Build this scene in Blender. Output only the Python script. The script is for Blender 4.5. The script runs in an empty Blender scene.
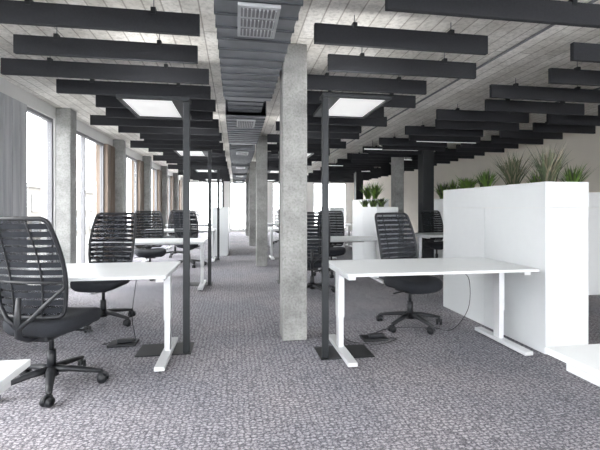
import bpy, bmesh, math, random
from mathutils import Vector, Matrix
random.seed(4)
scene = bpy.context.scene
try:
    scene.view_settings.view_transform = 'Standard'
except Exception as e:
    print(e)

# ---------------------------------------------------------------- materials
def new_mat(name):
    m = bpy.data.materials.new(name); m.use_nodes = True
    nt = m.node_tree; b = nt.nodes['Principled BSDF']
    return m, nt, b
def simple(name, col, rough=0.5, metal=0.0, noise=0.06, nscale=12.0, emit=None, estr=0.0):
    m, nt, b = new_mat(name)
    n = nt.nodes.new('ShaderNodeTexNoise'); n.inputs['Scale'].default_value = nscale
    n.inputs['Detail'].default_value = 4
    tc = nt.nodes.new('ShaderNodeTexCoord'); nt.links.new(tc.outputs['Object'], n.inputs['Vector'])
    r = nt.nodes.new('ShaderNodeValToRGB')
    r.color_ramp.elements[0].position = 0.3; r.color_ramp.elements[1].position = 0.7
    r.color_ramp.elements[0].color = tuple(c*(1-noise) for c in col)+(1,)
    r.color_ramp.elements[1].color = tuple(min(1, c*(1+noise)) for c in col)+(1,)
    nt.links.new(n.outputs['Fac'], r.inputs['Fac']); nt.links.new(r.outputs['Color'], b.inputs['Base Color'])
    b.inputs['Roughness'].default_value = rough; b.inputs['Metallic'].default_value = metal
    if emit:
        b.inputs['Emission Color'].default_value = emit+(1,); b.inputs['Emission Strength'].default_value = estr
    return m

M_white = simple('white_laminate', (0.66, 0.68, 0.69), 0.35, noise=0.01)
M_whitemetal = simple('white_powdercoat', (0.62, 0.63, 0.645), 0.4, noise=0.01)
M_gap = simple('shadow_gap', (0.18, 0.18, 0.19), 0.8)
M_black = simple('black_plastic', (0.010, 0.011, 0.014), 0.5)
M_fabric = simple('black_fabric', (0.011, 0.013, 0.018), 0.9, noise=0.3, nscale=150)
M_baffle = simple('charcoal_felt', (0.019, 0.020, 0.024), 0.95, noise=0.15, nscale=60)
M_blackmetal = simple('black_metal', (0.013, 0.015, 0.018), 0.5, 0.3)
M_grey = simple('grey_plastic', (0.16, 0.165, 0.18), 0.45)
M_duct = simple('galvanised_duct', (0.20, 0.21, 0.225), 0.45, 0.5, noise=0.2, nscale=5)
M_ductd = simple('duct_seam', (0.07, 0.075, 0.085), 0.5, 0.6)
M_grille = simple('grille_metal', (0.40, 0.41, 0.42), 0.45, 0.3)
M_beige = simple('plaster_beige', (0.76, 0.71, 0.64), 0.85, noise=0.03, nscale=2)
M_wallw = simple('plaster_white', (0.62, 0.62, 0.61), 0.85, noise=0.03, nscale=2)
M_soil = simple('soil', (0.05, 0.035, 0.025), 1.0, noise=0.4, nscale=50)
M_leaf = simple('leaf_green', (0.08, 0.105, 0.055), 0.55, noise=0.4, nscale=9)
M_leafy = simple('leaf_bright', (0.15, 0.27, 0.05), 0.5, noise=0.4, nscale=9)
M_dry = simple('leaf_dry', (0.24, 0.215, 0.15), 0.7, noise=0.3, nscale=15)
M_tube = simple('led_tube', (0.9, 0.9, 0.9), 0.5, emit=(0.95, 0.98, 1.0), estr=0.4)
M_led = simple('led_panel', (0.75, 0.75, 0.75), 0.5, emit=(1.0, 0.99, 0.97), estr=0.5)
M_ground = simple('outside_paving', (0.22, 0.22, 0.21), 0.9)
M_frame = simple('window_frame_grey', (0.17, 0.17, 0.18), 0.5, noise=0.03)
M_bld = simple('facade_render_beige', (0.115, 0.108, 0.098), 0.9, noise=0.1, nscale=0.5)
M_bwin = simple('facade_window_dark', (0.055, 0.06, 0.066), 0.4)

def wood(name, c0, c1, vec=(1, 1, 0.06), scale=20):
    m, nt, b = new_mat(name)
    tc = nt.nodes.new('ShaderNodeTexCoord'); mp = nt.nodes.new('ShaderNodeMapping')
    mp.inputs['Scale'].default_value = vec
    n = nt.nodes.new('ShaderNodeTexNoise'); n.inputs['Scale'].default_value = scale; n.inputs['Detail'].default_value = 6
    r = nt.nodes.new('ShaderNodeValToRGB')
    r.color_ramp.elements[0].position = 0.3; r.color_ramp.elements[1].position = 0.7
    r.color_ramp.elements[0].color = c0+(1,); r.color_ramp.elements[1].color = c1+(1,)
    nt.links.new(tc.outputs['Object'], mp.inputs['Vector']); nt.links.new(mp.outputs['Vector'], n.inputs['Vector'])
    nt.links.new(n.outputs['Fac'], r.inputs['Fac']); nt.links.new(r.outputs['Color'], b.inputs['Base Color'])
    b.inputs['Roughness'].default_value = 0.6
    return m
M_wood = wood('brown_wood', (0.105, 0.078, 0.058), (0.19, 0.14, 0.105))
M_slat = wood('grey_washed_wood', (0.30, 0.31, 0.33), (0.42, 0.42, 0.44))

def concrete(name, c0, c1, boards=False):
    m, nt, b = new_mat(name)
    L = nt.links.new
    tc = nt.nodes.new('ShaderNodeTexCoord')
    n1 = nt.nodes.new('ShaderNodeTexNoise'); n1.inputs['Scale'].default_value = 2.6; n1.inputs['Detail'].default_value = 12; n1.inputs['Roughness'].default_value = 0.75
    L(tc.outputs['Object'], n1.inputs['Vector'])
    r = nt.nodes.new('ShaderNodeValToRGB'); r.color_ramp.elements[0].position = 0.36; r.color_ramp.elements[1].position = 0.64
    r.color_ramp.elements[0].color = c0+(1,); r.color_ramp.elements[1].color = c1+(1,)
    L(n1.outputs['Fac'], r.inputs['Fac'])
    v = nt.nodes.new('ShaderNodeTexNoise'); v.inputs['Scale'].default_value = 48 if not boards else 26; v.inputs['Detail'].default_value = 7
    v.inputs['Roughness'].default_value = 0.65
    L(tc.outputs['Object'], v.inputs['Vector'])
    r2 = nt.nodes.new('ShaderNodeValToRGB'); r2.color_ramp.elements[0].position = 0.34; r2.color_ramp.elements[1].position = 0.54
    r2.color_ramp.elements[0].color = (0.55, 0.55, 0.54, 1); r2.color_ramp.elements[1].color = (1, 1, 1, 1)
    L(v.outputs['Fac'], r2.inputs['Fac'])
    mx = nt.nodes.new('ShaderNodeMixRGB'); mx.blend_type = 'MULTIPLY'; mx.inputs['Fac'].default_value = 0.65
    L(r.outputs['Color'], mx.inputs['Color1']); L(r2.outputs['Color'], mx.inputs['Color2'])
    out = mx.outputs['Color']
    if boards:
        mp = nt.nodes.new('ShaderNodeMapping'); mp.inputs['Rotation'].default_value = (0, 0, math.radians(90))
        L(tc.outputs['Object'], mp.inputs['Vector'])
        bk = nt.nodes.new('ShaderNodeTexBrick'); bk.inputs['Scale'].default_value = 1.0
        bk.inputs['Brick Width'].default_value = 2.4; bk.inputs['Row Height'].default_value = 0.14
        bk.inputs['Mortar Size'].default_value = 0.007; bk.inputs['Mortar Smooth'].default_value = 0.3
        bk.inputs['Color1'].default_value = (0.72, 0.71, 0.69, 1); bk.inputs['Color2'].default_value = (1, 1, 1, 1)
        bk.inputs['Mortar'].default_value = (0.38, 0.36, 0.33, 1)
        L(mp.outputs['Vector'], bk.inputs['Vector'])
        m2 = nt.nodes.new('ShaderNodeMixRGB'); m2.blend_type = 'MULTIPLY'; m2.inputs['Fac'].default_value = 0.8
        L(out, m2.inputs['Color1']); L(bk.outputs['Color'], m2.inputs['Color2']); out = m2.outputs['Color']
    L(out, b.inputs['Base Color']); b.inputs['Roughness'].default_value = 0.85
    bp = nt.nodes.new('ShaderNodeBump'); bp.inputs['Strength'].default_value = 0.4; bp.inputs['Distance'].default_value = 0.01
    L(v.outputs['Fac'], bp.inputs['Height']); L(bp.outputs['Normal'], b.inputs['Normal'])
    return m
M_ceil = concrete('board_marked_concrete', (0.64, 0.615, 0.57), (0.88, 0.86, 0.82), True)
M_conc = concrete('column_concrete', (0.20, 0.20, 0.195), (0.37, 0.37, 0.36))

def carpet():
    m, nt, b = new_mat('patterned_carpet'); L = nt.links.new
    tc = nt.nodes.new('ShaderNodeTexCoord')
    mp = nt.nodes.new('ShaderNodeMapping'); mp.inputs['Scale'].default_value = (28, 38, 1)
    L(tc.outputs['Object'], mp.inputs['Vector'])
    nz = nt.nodes.new('ShaderNodeTexNoise'); nz.inputs['Scale'].default_value = 3.0; nz.inputs['Detail'].default_value = 2
    L(mp.outputs['Vector'], nz.inputs['Vector'])
    ad = nt.nodes.new('ShaderNodeMixRGB'); ad.blend_type = 'ADD'; ad.inputs['Fac'].default_value = 1.0
    L(mp.outputs['Vector'], ad.inputs['Color1']); L(nz.outputs['Color'], ad.inputs['Color2'])
    vo = nt.nodes.new('ShaderNodeTexVoronoi'); vo.feature = 'DISTANCE_TO_EDGE'; vo.inputs['Scale'].default_value = 1.0
    vo.inputs['Randomness'].default_value = 0.55
    L(ad.outputs['Color'], vo.inputs['Vector'])
    r = nt.nodes.new('ShaderNodeValToRGB'); r.color_ramp.elements[0].position = 0.04; r.color_ramp.elements[1].position = 0.2
    r.color_ramp.elements[0].color = (0.112, 0.110, 0.128, 1); r.color_ramp.elements[1].color = (0.335, 0.328, 0.35, 1)
    L(vo.outputs['Distance'], r.inputs['Fac'])
    fine = nt.nodes.new('ShaderNodeTexNoise'); fine.inputs['Scale'].default_value = 70; fine.inputs['Detail'].default_value = 3
    L(tc.outputs['Object'], fine.inputs['Vector'])
    r2 = nt.nodes.new('ShaderNodeValToRGB'); r2.color_ramp.elements[0].position = 0.35; r2.color_ramp.elements[1].position = 0.65
    r2.color_ramp.elements[0].color = (0.5, 0.5, 0.52, 1); r2.color_ramp.elements[1].color = (1.3, 1.3, 1.3, 1)
    L(fine.outputs['Fac'], r2.inputs['Fac'])
    mx = nt.nodes.new('ShaderNodeMixRGB'); mx.blend_type = 'MULTIPLY'; mx.inputs['Fac'].default_value = 1
    L(r.outputs['Color'], mx.inputs['Color1']); L(r2.outputs['Color'], mx.inputs['Color2'])
    big = nt.nodes.new('ShaderNodeTexNoise'); big.inputs['Scale'].default_value = 1.1; big.inputs['Detail'].default_value = 3
    L(tc.outputs['Object'], big.inputs['Vector'])
    r3 = nt.nodes.new('ShaderNodeValToRGB'); r3.color_ramp.elements[0].position = 0.35; r3.color_ramp.elements[1].position = 0.65
    r3.color_ramp.elements[0].color = (0.86, 0.87, 0.90, 1); r3.color_ramp.elements[1].color = (1.12, 1.08, 1.06, 1)
    L(big.outputs['Fac'], r3.inputs['Fac'])
    m3 = nt.nodes.new('ShaderNodeMixRGB'); m3.blend_type = 'MULTIPLY'; m3.inputs['Fac'].default_value = 1
    L(mx.outputs['Color'], m3.inputs['Color1']); L(r3.outputs['Color'], m3.inputs['Color2'])
    L(m3.outputs['Color'], b.inputs['Base Color'])
    b.inputs['Roughness'].default_value = 0.95
    return m
M_carpet = carpet()

def mesh_mat():
    m, nt, b = new_mat('mesh_textile'); L = nt.links.new
    b.inputs['Base Color'].default_value = (0.018, 0.021, 0.028, 1); b.inputs['Roughness'].default_value = 0.8
    tr = nt.nodes.new('ShaderNodeBsdfTransparent'); mx = nt.nodes.new('ShaderNodeMixShader')
    mx.inputs['Fac'].default_value = 0.72
    L(tr.outputs[0], mx.inputs[1]); L(b.outputs[0], mx.inputs[2]); L(mx.outputs[0], nt.nodes['Material Output'].inputs[0])
    return m
M_mesh = mesh_mat()
def glass_mat():
    m, nt, b = new_mat('window_glass'); L = nt.links.new
    tr = nt.nodes.new('ShaderNodeBsdfTransparent'); gl = nt.nodes.new('ShaderNodeBsdfGlossy'); gl.inputs['Roughness'].default_value = 0.02
    mx = nt.nodes.new('ShaderNodeMixShader'); mx.inputs['Fac'].default_value = 0.06
    L(tr.outputs[0], mx.inputs[1]); L(gl.outputs[0], mx.inputs[2]); L(mx.outputs[0], nt.nodes['Material Output'].inputs[0])
    return m
M_glass = glass_mat()

# ---------------------------------------------------------------- builder
class B:
    def __init__(s): s.v = []; s.f = []; s.mi = []; s.mats = []; s.sm = []
    def m(s, mat):
        if mat not in s.mats: s.mats.append(mat)
        return s.mats.index(mat)
    def add(s, vs, fs, mat, smooth=False):
        o = len(s.v); i = s.m(mat)
        s.v += [tuple(v) for v in vs]
        for f in fs: s.f.append([o+k for k in f]); s.mi.append(i); s.sm.append(smooth)
    def box(s, c, d, mat, bev=0.0, M=None):
        bm = bmesh.new(); bmesh.ops.create_cube(bm, size=1.0)
        for v in bm.verts: v.co = Vector((v.co.x*d[0], v.co.y*d[1], v.co.z*d[2]))
        if bev > 0: bmesh.ops.bevel(bm, geom=list(bm.edges), offset=bev, segments=2, profile=0.5, affect='EDGES')
        bm.verts.index_update()
        vs = [v.co.copy() for v in bm.verts]
        if M is not None: vs = [M @ v for v in vs]
        vs = [v+Vector(c) for v in vs]
        s.add(vs, [[v.index for v in f.verts] for f in bm.faces], mat); bm.free()
    def b2(s, x0, x1, y0, y1, z0, z1, mat, bev=0.0):
        s.box(((x0+x1)/2, (y0+y1)/2, (z0+z1)/2), (abs(x1-x0), abs(y1-y0), abs(z1-z0)), mat, bev)
    def tube(s, pts, r, mat, seg=8, closed=False, flat=1.0):
        P = [Vector(p) for p in pts]; n = len(P)
        rs = r if isinstance(r, (list, tuple)) else [r]*n
        vs = []; up = None
        for i in range(n):
            if closed: t = (P[(i+1) % n]-P[i-1])
            else: t = P[min(i+1, n-1)]-P[max(i-1, 0)]
            t.normalize()
            if up is None:
                a = Vector((0, 0, 1)) if abs(t.z) < 0.9 else Vector((0, 1, 0))
                up = (a-t*a.dot(t)).normalized()
            else:
                up = (up-t*up.dot(t)).normalized()
            w = t.cross(up)
            for k in range(seg):
                a = 2*math.pi*k/seg
                vs.append(P[i]+(w*math.cos(a)+up*math.sin(a)*flat)*rs[i])
        fs = []
        for i in range(n if closed else n-1):
            j = (i+1) % n
            for k in range(seg):
                l = (k+1) % seg
                fs.append([i*seg+k, i*seg+l, j*seg+l, j*seg+k])
        if not closed:
            fs.append(list(range(seg))[::-1]); fs.append([(n-1)*seg+k for k in range(seg)])
        s.add(vs, fs, mat, True)
    def obj(s, name, loc=(0, 0, 0), rz=0.0):
        me = bpy.data.meshes.new(name); me.from_pydata([tuple(v) for v in s.v], [], s.f)
        for m in s.mats: me.materials.append(m)
        for p, i, sm in zip(me.polygons, s.mi, s.sm): p.material_index = i; p.use_smooth = sm
        me.update()
        o = bpy.data.objects.new(name, me); scene.collection.objects.link(o)
        o.location = loc; o.rotation_euler = (0, 0, rz)
        return o
def inst(o, loc, rz=0.0, name=None):
    n = bpy.data.objects.new(name or o.name.split('.')[0], o.data); scene.collection.objects.link(n)
    n.location = loc; n.rotation_euler = (0, 0, rz); return n

# ---------------------------------------------------------------- room shell
XL, XR, Y0, Y1, H = -2.75, 6.3, -3.5, 21.0, 2.80
b = B(); b.b2(XL-0.2, XR+0.2, Y0-0.2, Y1+0.2, -0.15, 0, M_carpet); b.obj('floor')
b = B(); b.b2(XL-0.2, XR+0.2, Y0-0.2, Y1+0.2, H, H+0.25, M_ceil); b.obj('ceiling')
b = B(); b.b2(XR, XR+0.2, Y0-0.2, Y1+0.2, 0, H, M_beige); b.obj('wall_right')
b = B(); b.b2(XR-0.015, XR-0.001, Y0, Y1, 0.001, 0.08, M_wallw); b.obj('baseboard_right')
b = B(); b.b2(-60, -2.96, -60, 90, -3.2, -3.0, M_ground); b.obj('street_ground')
b = B(); b.b2(-34, -24, -30, 85, -3.0, 4.2, M_bld); b.b2(-24.0, -23.7, -30, 85, 3.7, 4.2, M_bld)
yy = -28
while yy < 83:
    for z in (-2.2, 0.9): b.b2(-24.0, -23.94, yy, yy+1.6, z, z+2.0, M_bwin); b.b2(-24.0, -23.85, yy-0.1, yy+1.7, z-0.15, z, M_bld)
    yy += 3.2
b.obj('building_across_street')

cols = [-1.9, 1.0, 3.9, 6.8, 9.7, 12.6, 15.5, 18.4]
wl = B()
wl.b2(XL-0.2, XL, Y0-0.2, Y1+0.2, 2.62, H, M_wallw)
wl.b2(XL-0.2, XL, Y0-0.2, Y1+0.2, 0, 0.10, M_slat)
edges = [Y0]+cols+[Y1]
n = 1
def window(name, x0, x1, y0, y1, z0, z1, axis):
    w = B(); t = 0.045
    if axis == 'y':
        xm = (x0+x1)/2
        for (a, c) in ((y0, y0+t), (y1-t, y1)): w.b2(x0, x1, a, c, z0, z1, M_frame)
        k = max(1, round((y1-y0)/1.2))
        for i in range(1, k): yy = y0+(y1-y0)*i/k; w.b2(x0, x1, yy-t/2, yy+t/2, z0+t, z1-t, M_frame)
        w.b2(x0, x1, y0+t, y1-t, z0, z0+t, M_frame); w.b2(x0, x1, y0+t, y1-t, z1-t, z1, M_frame)
        w.b2(xm-0.006, xm+0.006, y0+t, y1-t, z0+t, z1-t, M_glass)
    else:
        ym = (y0+y1)/2
        for (a, c) in ((x0, x0+t), (x1-t, x1)): w.b2(a, c, y0, y1, z0, z1, M_frame)
        k = max(1, round((x1-x0)/1.1))
        for i in range(1, k): xx = x0+(x1-x0)*i/k; w.b2(xx-t/2, xx+t/2, y0, y1, z0+t, z1-t, M_frame)
        w.b2(x0+t, x1-t, y0, y1, z0, z0+t, M_frame); w.b2(x0+t, x1-t, y0, y1, z1-t, z1, M_frame)
        w.b2(x0+t, x1-t, ym-0.006, ym+0.006, z0+t, z1-t, M_glass)
    w.obj(name)
for i in range(len(edges)-1):
    a, c = edges[i], edges[i+1]
    if i > 0: wl.b2(XL-0.2, XL, a-0.12, a+0.12, 0.10, 2.62, M_wallw)
    ws = a+(0.12 if i > 0 else 0); we = c-0.12
    if abs(a-3.9) < 0.01:
        ps = ws; pe = 5.75
        wl.b2(XL-0.2, XL-0.02, ps, pe, 0.10, 2.62, M_slat)
        y = ps+0.01
        while y < pe-0.1:
            wl.b2(XL-0.02, XL+0.012, y, y+0.165, 0.10, 2.62, M_slat, 0.004); y += 0.18
        window('window_%d' % n, XL-0.10, XL-0.03, pe+0.0, we, 0.10, 2.62, 'y')
    else:
        wl.b2(XL-0.2, XL-0.01, we-0.5, we, 0.10, 2.62, M_wood)
        wl.b2(XL-0.01, XL+0.05, we-0.5, we-0.26, 0.10, 2.62, M_wood, 0.004)
        wl.b2(XL-0.01, XL+0.05, we-0.24, we, 0.10, 2.62, M_wood, 0.004)
        window('window_%d' % n, XL-0.10, XL-0.03, ws, we-0.5, 0.10, 2.62, 'y')
    n += 1
wl.obj('wall_left')
fc = B(); fc.b2(-0.11, 0.11, -0.12, 0.12, 0, H, M_conc, 0.012)
first = fc.obj('concrete_facade_column', (XL+0.112, cols[0], 0))
for y in cols[1:]: inst(first, (XL+0.112, y, 0))

def cross_wall(name, y0, y1, openings, mat):
    w = B(); x = XL-0.2
    global n
    for (a, c) in openings:
        w.b2(x, a, y0, y1, 0, H, mat)
        w.b2(a, c, y0, y1, 0, 0.12, mat); w.b2(a, c, y0, y1, 2.6, H, mat)
        window('window_%d' % n, a, c, (y0+y1)/2-0.05, (y0+y1)/2+0.05, 0.12, 2.6, 'x'); n += 1
        x = c
    w.b2(x, XR+0.2, y0, y1, 0, H, mat); w.obj(name)
cross_wall('wall_back', Y1, Y1+0.2, [(-2.4, -0.6), (-0.3, 1.5), (1.9, 3.7), (4.1, 5.9)], M_wallw)
cross_wall('wall_front', Y0-0.2, Y0, [(-2.6, 0.3), (0.5, 3.3), (3.5, 6.1)], M_wallw)

# central concrete columns
cc = B(); cc.b2(-0.118, 0.118, -0.125, 0.125, 0, H, M_conc, 0.012)
c0 = cc.obj('concrete_column', (0.548, 3.85, 0))
for y in (8.7, 13.5, 18.3): inst(c0, (0.548, y, 0))
st = B(); st.b2(-0.14, 0.14, -0.14, 0.14, 0, H, M_blackmetal, 0.01)
s0 = st.obj('black_steel_column', (4.55, 9.1, 0)); inst(s0, (4.55, 14.5, 0))
sw = B(); sw.b2(-0.12, 0.12, -0.15, 0.15, 0, H, M_conc, 0.01); sw.obj('concrete_pier', (4.22, 10.05, 0))

# ---------------------------------------------------------------- ceiling baffles
rows = [1.3+0.6*i for i in range(32)]
def baffles(name, fn):
    w = B()
    for i, y in enumerate(rows):
        r = fn(i, y)
        if r is None: continue
        x0, x1 = r
        w.b2(x0, x1, y-0.02, y+0.02, 2.55, 2.705, M_baffle, 0.003)
        L = x1-x0
        for t in (0.22, 0.78):
            xx = x0+L*t
            w.b2(xx-0.018, xx+0.018, y-0.026, y+0.026, 2.68, 2.73, M_blackmetal)
            w.b2(xx-0.003, xx+0.003, y-0.003, y+0.003, 2.73, H-0.001, M_grey)
    w.obj(name)
baffles('ceiling_baffle_array', lambda i, y: [(-1.78, -0.27), (-1.84, -0.34), (-2.25, -0.28), (-2.0, -0.30)][(i-3) % 4])
baffles('ceiling_baffle_array', lambda i, y: [(0.61, 2.10), (0.86, 2.38), (0.66, 2.15), (0.84, 2.3)][(i-3) % 4] if i != 2 else (0.97, 2.75))
baffles('ceiling_baffle_array', lambda i, y: [(2.92, 4.42), (3.22, 4.72), (2.96, 4.46), (3.3, 4.8)][(i-3) % 4] if i > 2 else None)
baffles('ceiling_baffle_array', lambda i, y: [(4.75, 6.1), (5.0, 6.2), (4.8, 6.1), (5.05, 6.2)][(i-3) % 4])
tb = B()
for k, y in enumerate((7.6, 8.8, 10.6, 12.4, 14.2)):
    x = 2.9 if k % 2 else 3.6
    tb.tube([(x, y, 2.60), (x+1.3, y, 2.60)], 0.012, M_tube, 8)
    for q in (0.15, 0.85):
        X = x+1.3*q; tb.b2(X-0.004, X+0.004, y-0.004, y+0.004, 2.61, H-0.002, M_blackmetal)
tb.obj('linear_tube_lights')
cd = B()
cd.tube([(2.62, 0.5, H-0.015), (2.62, 20.5, H-0.015)], 0.012, M_grey, 6)
cd.tube([(4.6, 0.5, H-0.015), (4.6, 20.5, H-0.015)], 0.012, M_grey, 6)
cd.obj('ceiling_conduit')

# ---------------------------------------------------------------- ventilation duct
d = B()
y = -1.0
segs = []
while y < 20:
    segs.append((y, y+2.45, -0.13, 0.395, 2.49)); segs.append((y+2.45, y+3.2, -0.10, 0.33, 2.53)); y += 3.2
for (a, c, x0, x1, z) in segs:
    c = min(c, 20.6)
    d.b2(x0, x1, a, c, z, 2.76, M_duct)
    yy = a
    while yy < c-0.01:
        d.b2(x0-0.008, x1+0.008, yy, yy+0.018, z-0.010, 2.765, M_ductd)
        yy += 0.19
    for xx in (x0+0.05, x1-0.05):
        d.b2(xx-0.004, xx+0.004, a+0.2, a+0.21, 2.76, H-0.001, M_blackmetal)
gy = 2.62-3.2
while gy < 19:
    d.b2(0.01, 0.27, gy-0.2, gy+0.24, 2.462, 2.485, M_grille)
    for q in range(3):
        y0 = gy-0.18+q*0.14
        d.b2(0.03, 0.25, y0, y0+0.11, 2.458, 2.464, M_gap)
        for f in range(9):
            xx = 0.042+f*0.0245
            d.b2(xx, xx+0.008, y0, y0+0.11, 2.450, 2.460, M_grille)
    gy += 3.2
d.obj('ventilation_duct')

# ---------------------------------------------------------------- desks
def desk(name, w=1.64, dp=0.82):
    o = B()
    o.box((0, 0, 0.732), (w, dp, 0.024), M_white, 0.004)
    o.b2(-w/2+0.12, w/2-0.12, -0.03, 0.03, 0.675, 0.718, M_whitemetal, 0.003)
    for s in (-1, 1):
        x = s*(w/2-0.055)
        o.box((x, 0, 0.70), (0.06, dp-0.14, 0.034), M_whitemetal, 0.003)
        o.box((x, 0.04, 0.50), (0.056, 0.10, 0.40), M_whitemetal, 0.004)
        o.box((x, 0.04, 0.20), (0.046, 0.086, 0.36), M_whitemetal, 0.003)
        o.box((x, 0, 0.027), (0.08, dp-0.10, 0.034), M_whitemetal, 0.006)
        for q in (-1, 1): o.tube([(x, q*(dp/2-0.09), 0.0), (x, q*(dp/2-0.09), 0.012)], 0.018, M_black, 10)
    o.b2(-0.55, 0.55, 0.06, 0.20, 0.66, 0.666, M_black)
    o.b2(-0.55, 0.55, 0.06, 0.066, 0.66, 0.715, M_black); o.b2(-0.55, 0.55, 0.194, 0.20, 0.66, 0.715, M_black)
    return o.obj(name)
D = desk('office_desk')
D.location = (1.665, 3.37, 0)
for p in [(-1.34, 3.52, 0), (1.93, 0.89, 0), (-1.50, 1.06, 0), (-1.30, 6.55, 0), (-1.30, 9.75, 0), (-1.30, 13.0, 0),
          (1.64, 6.6, 0), (1.64, 9.9, 0), (1.64, 13.1, 0), (4.3, 7.3, 0), (4.4, 12.6, 0)]:
    inst(D, p)

# ---------------------------------------------------------------- chair (local forward +Y)
def chair():
    o = B()
    o.tube([(0, 0, 0.075), (0, 0, 0.13)], [0.045, 0.035], M_black, 16)
    for k in range(5):
        a = math.radians(90+72*k); ca, sa = math.cos(a), math.sin(a)
        o.tube([(0.02*ca, 0.02*sa, 0.118), (0.12*ca, 0.12*sa, 0.112), (0.23*ca, 0.23*sa, 0.094), (0.32*ca, 0.32*sa, 0.078)],
               [0.034, 0.028, 0.023, 0.018], M_black, 8, flat=0.75)
        o.tube([(0.315*ca, 0.315*sa, 0.085), (0.315*ca, 0.315*sa, 0.045)], 0.011, M_black, 8)
        th = a+0.6*(k+1)
        tx, ty = math.cos(th), math.sin(th); nx, ny = -ty, tx
        cx, cy = 0.315*ca-0.012*tx, 0.315*sa-0.012*ty
        for s in (-1, 1):
            o.tube([(cx+s*nx*0.008, cy+s*ny*0.008, 0.031), (cx+s*nx*0.028, cy+s*ny*0.028, 0.031)], 0.031, M_black, 14)
        pts = [(cx+tx*0.032*math.cos(q), cy+ty*0.032*math.cos(q), 0.036+0.032*math.sin(q)) for q in [math.pi*i/6 for i in range(7)]]
        o.tube(pts, 0.012, M_black, 6)
    o.tube([(0, 0, 0.12), (0, 0, 0.25)], 0.029, M_black, 14)
    o.tube([(0, 0, 0.24), (0, 0, 0.37)], 0.016, M_black, 12)
    o.box((0, -0.02, 0.375), (0.17, 0.26, 0.06), M_black, 0.014)
    o.tube([(0.07, 0.05, 0.375), (0.2, 0.06, 0.37), (0.26, 0.06, 0.365)], 0.007, M_black, 6)
    prof = [(0.78, 0.385), (0.93, 0.392), (1.0, 0.415), (1.01, 0.45), (0.98, 0.475), (0.88, 0.489), (0.6, 0.487), (0.3, 0.482)]
    N = 36; vs = []; fs = []
    for (s, z) in prof:
        for k in range(N):
            a = 2*math.pi*k/N; ca, sa = math.cos(a), math.sin(a)
            x = 0.25*s*math.copysign(abs(ca)**0.5, ca); yy = 0.245*s*math.copysign(abs(sa)**0.5, sa)
            zz = z-(0.14*(yy-0.12) if yy > 0.12 else 0) + 0.02*(abs(x)/0.245)**2
            if yy < -0.1: x *= 1-0.5*(-yy-0.1)
            vs.append((x, yy+0.03, zz))
    for i in range(len(prof)-1):
        for k in range(N):
            l = (k+1) % N; fs.append([i*N+k, i*N+l, (i+1)*N+l, (i+1)*N+k])
    fs.append(list(range(N))[::-1]); fs.append([(len(prof)-1)*N+k for k in range(N)])
    o.add(vs, fs, M_fabric, True)
    def bp(u, v, off=0.0):
        hw = 0.195+0.045*math.sin(math.pi*min(1, v*0.75+0.12))
        x = u*hw
        z = 0.52+0.63*v
        yy = -0.20-0.13*v + 0.035*math.sin(math.pi*v*1.1) + 0.045*abs(u)**2*(1-0.3*v) + off
        return Vector((x, yy, z))
    per = []
    def corner(cu, cv, a0):
        for i in range(5):
            a = a0+math.pi/2*i/4
            per.append(bp(cu+0.16*math.cos(a), cv+0.07*math.sin(a)))
    for v in [0.1+0.8*i/12 for i in range(13)]: per.append(bp(1.0, v))
    corner(0.84, 0.93, 0)
    for u in (0.5, 0.2, -0.2, -0.5): per.append(bp(u, 1.0))
    corner(-0.84, 0.93, math.pi/2)
    for v in [0.9-0.8*i/12 for i in range(13)]: per.append(bp(-1.0, v))
    corner(-0.84, 0.07, math.pi)
    for u in (-0.5, -0.2, 0.2, 0.5): per.append(bp(u, 0.0))
    corner(0.84, 0.07, 1.5*math.pi)
    o.tube(per, 0.0135, M_black, 8, closed=True)
    NS = 12
    for i in range(NS):
        v0 = 0.045+0.93*i/NS; v1 = v0+0.93/NS*0.68
        vs = []; fs = []; K = 10
        for j in range(K+1):
            u = -0.985+1.97*j/K
            vs += [bp(u, v0, 0.004), bp(u, v1, 0.004), bp(u, v1, -0.006), bp(u, v0, -0.006)]
        for j in range(K):
            q = j*4
            for t in range(4): fs.append([q+t, q+(t+1) % 4, q+4+(t+1) % 4, q+4+t])
        o.add(vs, fs, M_fabric, False)
    for u in (-0.45, 0.45):
        o.tube([bp(u, 0.02+0.96*i/10, -0.01) for i in range(11)], 0.006, M_black, 6)
    vs = []; fs = []; K = 10; R = 14
    for i in range(R+1):
        for j in range(K+1): vs.append(bp(-0.97+1.94*j/K, 0.02+0.96*i/R, 0.006))
    for i in range(R):
        for j in range(K):
            q = i*(K+1)+j; fs.append([q, q+1, q+K+2, q+K+1])
    o.add(vs, fs, M_mesh, True)
    o.tube([(0, -0.08, 0.375), (0, -0.20, 0.38), (0, -0.275, 0.42), (0, -0.285, 0.54), (0, -0.275, 0.66)], [0.03, 0.028, 0.025, 0.022, 0.016], M_black, 10, flat=0.7)
    for s in (-1, 1):
        o.tube([(0, -0.28, 0.47), (s*0.08, -0.275, 0.53), (s*0.15, -0.25, 0.61), bp(s*0.98, 0.30, -0.01), bp(s*0.98, 0.42, -0.008)], [0.016, 0.014, 0.012, 0.011, 0.008], M_black, 8)
    o.tube([bp(-0.98, 0.36, -0.012), bp(-0.5, 0.36, -0.018), bp(0, 0.36, -0.02), bp(0.5, 0.36, -0.018), bp(0.98, 0.36, -0.012)], 0.009, M_black, 8)
    return o.obj('office_swivel_chair')
C = chair()
def place(o, x, y, fx, fy):
    o.location = (x, y, 0); o.rotation_euler = (0, 0, math.atan2(-fx, fy)); o.scale = (1.03, 1.03, 1.03)
place(C, -1.28, 3.05, 0.27, 0.96)
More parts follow.
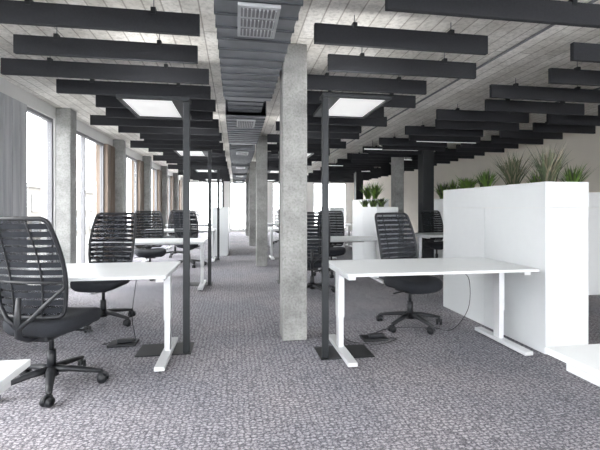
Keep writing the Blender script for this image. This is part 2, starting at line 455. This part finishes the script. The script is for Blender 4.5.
for (x, y, fx, fy) in [(-1.42, 4.62, -0.15, -0.99), (1.83, 4.02, 0.28, -0.96), (-1.52, 7.5, 0.3, -0.95), (-1.55, 10.7, -0.2, -1), (-1.0, 8.9, 0.2, 1),
                       (1.75, 7.25, -0.2, -1), (1.1, 5.75, 0.2, 1), (1.5, 10.7, 0.3, -1), (-1.5, 13.9, 0, -1), (1.6, 13.9, 0, -1), (4.3, 8.1, 0, -1)]:
    place(inst(C, (0, 0, 0)), x, y, fx, fy)

# ---------------------------------------------------------------- freestanding luminaires
def lum(s):
    o = B()
    o.box((0, 0, 1.095), (0.055, 0.034, 2.17), M_blackmetal, 0.004)
    o.b2(min(-0.04*s, s*0.42), max(-0.04*s, s*0.42), -0.03, 0.27, 0.0, 0.008, M_blackmetal, 0.002)
    x0, x1 = s*0.03, s*0.56
    xa, xb = min(x0, x1), max(x0, x1)
    o.b2(xa, xb, -0.05, -0.015, 2.16, 2.19, M_blackmetal, 0.003)
    o.b2(xa, xb, 0.66, 0.69, 2.16, 2.19, M_blackmetal, 0.003)
    xo, xi = (xa, xb) if s < 0 else (xb, xa)
    o.b2(xo, xo-s*0.03, -0.015, 0.66, 2.16, 2.19, M_blackmetal)
    o.b2(xi, xi+s*0.09, -0.015, 0.66, 2.16, 2.19, M_blackmetal)
    pa, pb = sorted((xo-s*0.03, xi+s*0.09))
    o.b2(pa, pb, -0.015, 0.66, 2.172, 2.182, M_led)
    o.b2(-0.03, 0.03, -0.05, 0.08, 2.16, 2.19, M_blackmetal)
    return o.obj('standing_luminaire')
LR = lum(1); LR.location = (0.73, 3.24, 0)
LL = lum(-1); LL.location = (-0.42, 3.55, 0)
heads = [(0.73+0.3, 3.55), (-0.42-0.3, 3.86)]
for y in (6.6, 9.8, 13.0):
    inst(LR, (0.73, y, 0)); inst(LL, (-0.42, y+0.02, 0)); heads += [(1.03, y+0.3), (-0.72, y+0.3)]
inst(LR, (0.95, 0.5, 0)); inst(LL, (-0.5, 0.8, 0)); heads += [(1.25, 0.8), (-0.8, 1.1)]  # unseen pair beside the camera, added to fill the near area with light
def area(name, loc, rot, sx, sy, e, col=(1, 1, 1)):
    l = bpy.data.lights.new(name, 'AREA'); l.shape = 'RECTANGLE'; l.size = sx; l.size_y = sy; l.energy = e; l.color = col
    o = bpy.data.objects.new(name, l); scene.collection.objects.link(o); o.location = loc; o.rotation_euler = rot; return o
for i, (x, y) in enumerate(heads):
    area('luminaire_uplight', (x, y, 2.20), (math.pi, 0, 0), 0.42, 0.55, 6)
    area('luminaire_downlight', (x+(0.03 if x > 0 else -0.03), y, 2.165), (0, 0, 0), 0.38, 0.55, 9)

# ---------------------------------------------------------------- cabinets with planters
def cabinet(name, L, planter=True, Hc=1.25, mods=2):
    o = B(); W = 0.42
    o.b2(0.006, W-0.006, 0.006, L-0.006, 0.0, Hc-0.004, M_gap)
    seg = L/mods
    for i in range(mods):
        o.b2(0, 0.02, i*seg+(0.0 if i == 0 else 0.002), (i+1)*seg-(0.0 if i == mods-1 else 0.002), 0.004, Hc, M_white, 0.001)
        o.b2(W-0.02, W, i*seg+0.002, (i+1)*seg-0.002, 0.03, Hc, M_white, 0.001)
    o.b2(0.02, W-0.02, 0, 0.02, 0.004, Hc, M_white); o.b2(0.02, W-0.02, L-0.02, L, 0.004, Hc, M_white)
    if planter:
        z0, z1 = Hc+0.003, Hc+0.225
        o.b2(0, 0.018, 0, L, z0, z1, M_white); o.b2(W-0.018, W, 0, L, z0, z1, M_white)
        o.b2(0.018, W-0.018, 0, 0.018, z0, z1, M_white); o.b2(0.018, W-0.018, L-0.018, L, z0, z1, M_white)
        o.b2(0.018, W-0.018, 0.018, L-0.018, Hc+0.1, Hc+0.19, M_soil)
    else:
        o.b2(0, W, 0, L, Hc, Hc+0.02, M_white, 0.002)
    return o.obj(name)
K1 = cabinet('white_planter_cabinet', 1.70); K1.location = (2.60, 3.03, 0)
K2 = cabinet('white_storage_cabinet', 1.6, False); K2.location = (2.62, 7.2, 0)
inst(K2, (2.62, 11.0, 0)); inst(K2, (-0.62, 10.6, 0))
inst(K1, (4.9, 5.0, 0)); inst(K1, (3.3, 9.4, 0)); inst(K1, (5.0, 8.2, 0))

def plant(name, loc, nb, hh, spread, mat, wid=0.012, mat2=None):
    o = B()
    for i in range(nb):
        a = random.uniform(0, 2*math.pi); t = random.uniform(0.1, 1.0); h = hh*random.uniform(0.65, 1.05)
        out = spread*t; droop = random.uniform(0.0, 0.35)*t
        bx, by = random.uniform(-0.04, 0.04), random.uniform(-0.04, 0.04)
        vs = []; S = 6
        for j in range(S+1):
            q = j/S
            r = out*(q**1.4); z = h*(q-droop*q*q*q)
            w = wid*(1-q)**0.7*(0.6+1.2*q*(1-q)*2)
            cx, cy = bx+r*math.cos(a), by+r*math.sin(a)
            nx, ny = -math.sin(a), math.cos(a)
            vs += [(cx+nx*w, cy+ny*w, z), (cx-nx*w, cy-ny*w, z)]
        fs = [[2*j, 2*j+1, 2*j+3, 2*j+2] for j in range(S)]
        o.add(vs, fs, (mat2 if (mat2 and random.random() < 0.4) else mat), False)
    return o.obj(name, loc)
zt = 1.44
plant('potted_grass', (2.82, 3.26, zt), 190, 0.40, 0.22, M_leaf, 0.008, M_dry)
plant('potted_grass', (2.80, 3.70, zt), 210, 0.40, 0.28, M_leaf, 0.008, M_dry)
plant('potted_fern', (2.80, 4.15, zt), 80, 0.26, 0.22, M_leafy, 0.014, M_leaf)
plant('potted_fern', (2.80, 4.5, zt), 80, 0.22, 0.22, M_leafy, 0.014, M_leaf)
for (x, y) in ((2.82, 7.5), (2.83, 8.0), (2.82, 8.5)):
    plant('potted_plant', (x, y, 1.27), 70, 0.20, 0.22, M_leaf, 0.016, M_leafy)
for (x, y) in ((3.5, 9.8), (3.52, 10.4), (5.1, 5.4), (5.1, 6.1), (5.22, 8.5), (5.2, 9.0), (5.2, 9.5)):
    plant('potted_plant', (x, y, zt), 90, 0.52, 0.36, M_leafy, 0.018, M_leaf)

# ---------------------------------------------------------------- floor boxes and cables
def cable(name, pts, r=0.0032):
    P = [Vector(p) for p in pts]; out = []
    for i in range(len(P)-1):
        p0 = P[max(i-1, 0)]; p1 = P[i]; p2 = P[i+1]; p3 = P[min(i+2, len(P)-1)]
        for k in range(6):
            t = k/6
            out.append(0.5*((2*p1)+(-p0+p2)*t+(2*p0-5*p1+4*p2-p3)*t*t+(-p0+3*p1-3*p2+p3)*t*t*t))
    out.append(P[-1])
    o = B(); o.tube(out, r, M_black, 6); return o.obj(name)
cable('power_cable', [(2.1, 3.52, 0.655), (2.25, 3.6, 0.55), (2.27, 3.65, 0.25), (2.15, 3.75, 0.02), (2.0, 3.9, 0.006), (1.6, 3.95, 0.006), (1.30, 3.76, 0.006)])
cable('power_cable', [(0.95, 3.52, 0.4), (0.97, 3.55, 0.1), (1.05, 3.6, 0.012), (1.16, 3.52, 0.012), (1.30, 3.5, 0.006), (1.5, 3.6, 0.006), (1.45, 3.64, 0.012)])
cable('power_cable', [(-0.85, 3.65, 0.655), (-0.9, 3.7, 0.3), (-0.92, 3.9, 0.012), (-1.02, 3.98, 0.006), (-1.2, 3.9, 0.006), (-1.16, 3.86, 0.012)])
fb = B(); fb.box((0, 0, 0.01), (0.24, 0.16, 0.018), M_black, 0.004); fb.box((0.02, 0, 0.035), (0.14, 0.05, 0.03), M_black, 0.006)
F = fb.obj('floor_socket_box', (1.30, 3.66, 0)); inst(F, (-1.02, 3.88, 0))

# ---------------------------------------------------------------- light
w = bpy.data.worlds.new('World'); scene.world = w; w.use_nodes = True
bg = w.node_tree.nodes['Background']
bg.inputs['Color'].default_value = (0.955, 0.977, 1.0, 1); bg.inputs['Strength'].default_value = 14.5
sl = bpy.data.lights.new('hazy_sun', 'SUN'); sl.energy = 2.5; sl.angle = math.radians(30); sl.color = (1.0, 0.98, 0.95)
so = bpy.data.objects.new('hazy_sun', sl); scene.collection.objects.link(so)
so.rotation_euler = Vector((0.80, -0.18, -0.57)).to_track_quat('-Z', 'Y').to_euler()

cam = bpy.data.cameras.new('Camera'); co = bpy.data.objects.new('Camera', cam); scene.collection.objects.link(co)
co.location = (0, 0, 1.25); co.rotation_euler = (math.radians(90), 0, math.radians(-9.09))
cam.sensor_width = 36; cam.lens = 24; cam.shift_y = -17/600; cam.clip_start = 0.05
scene.camera = co
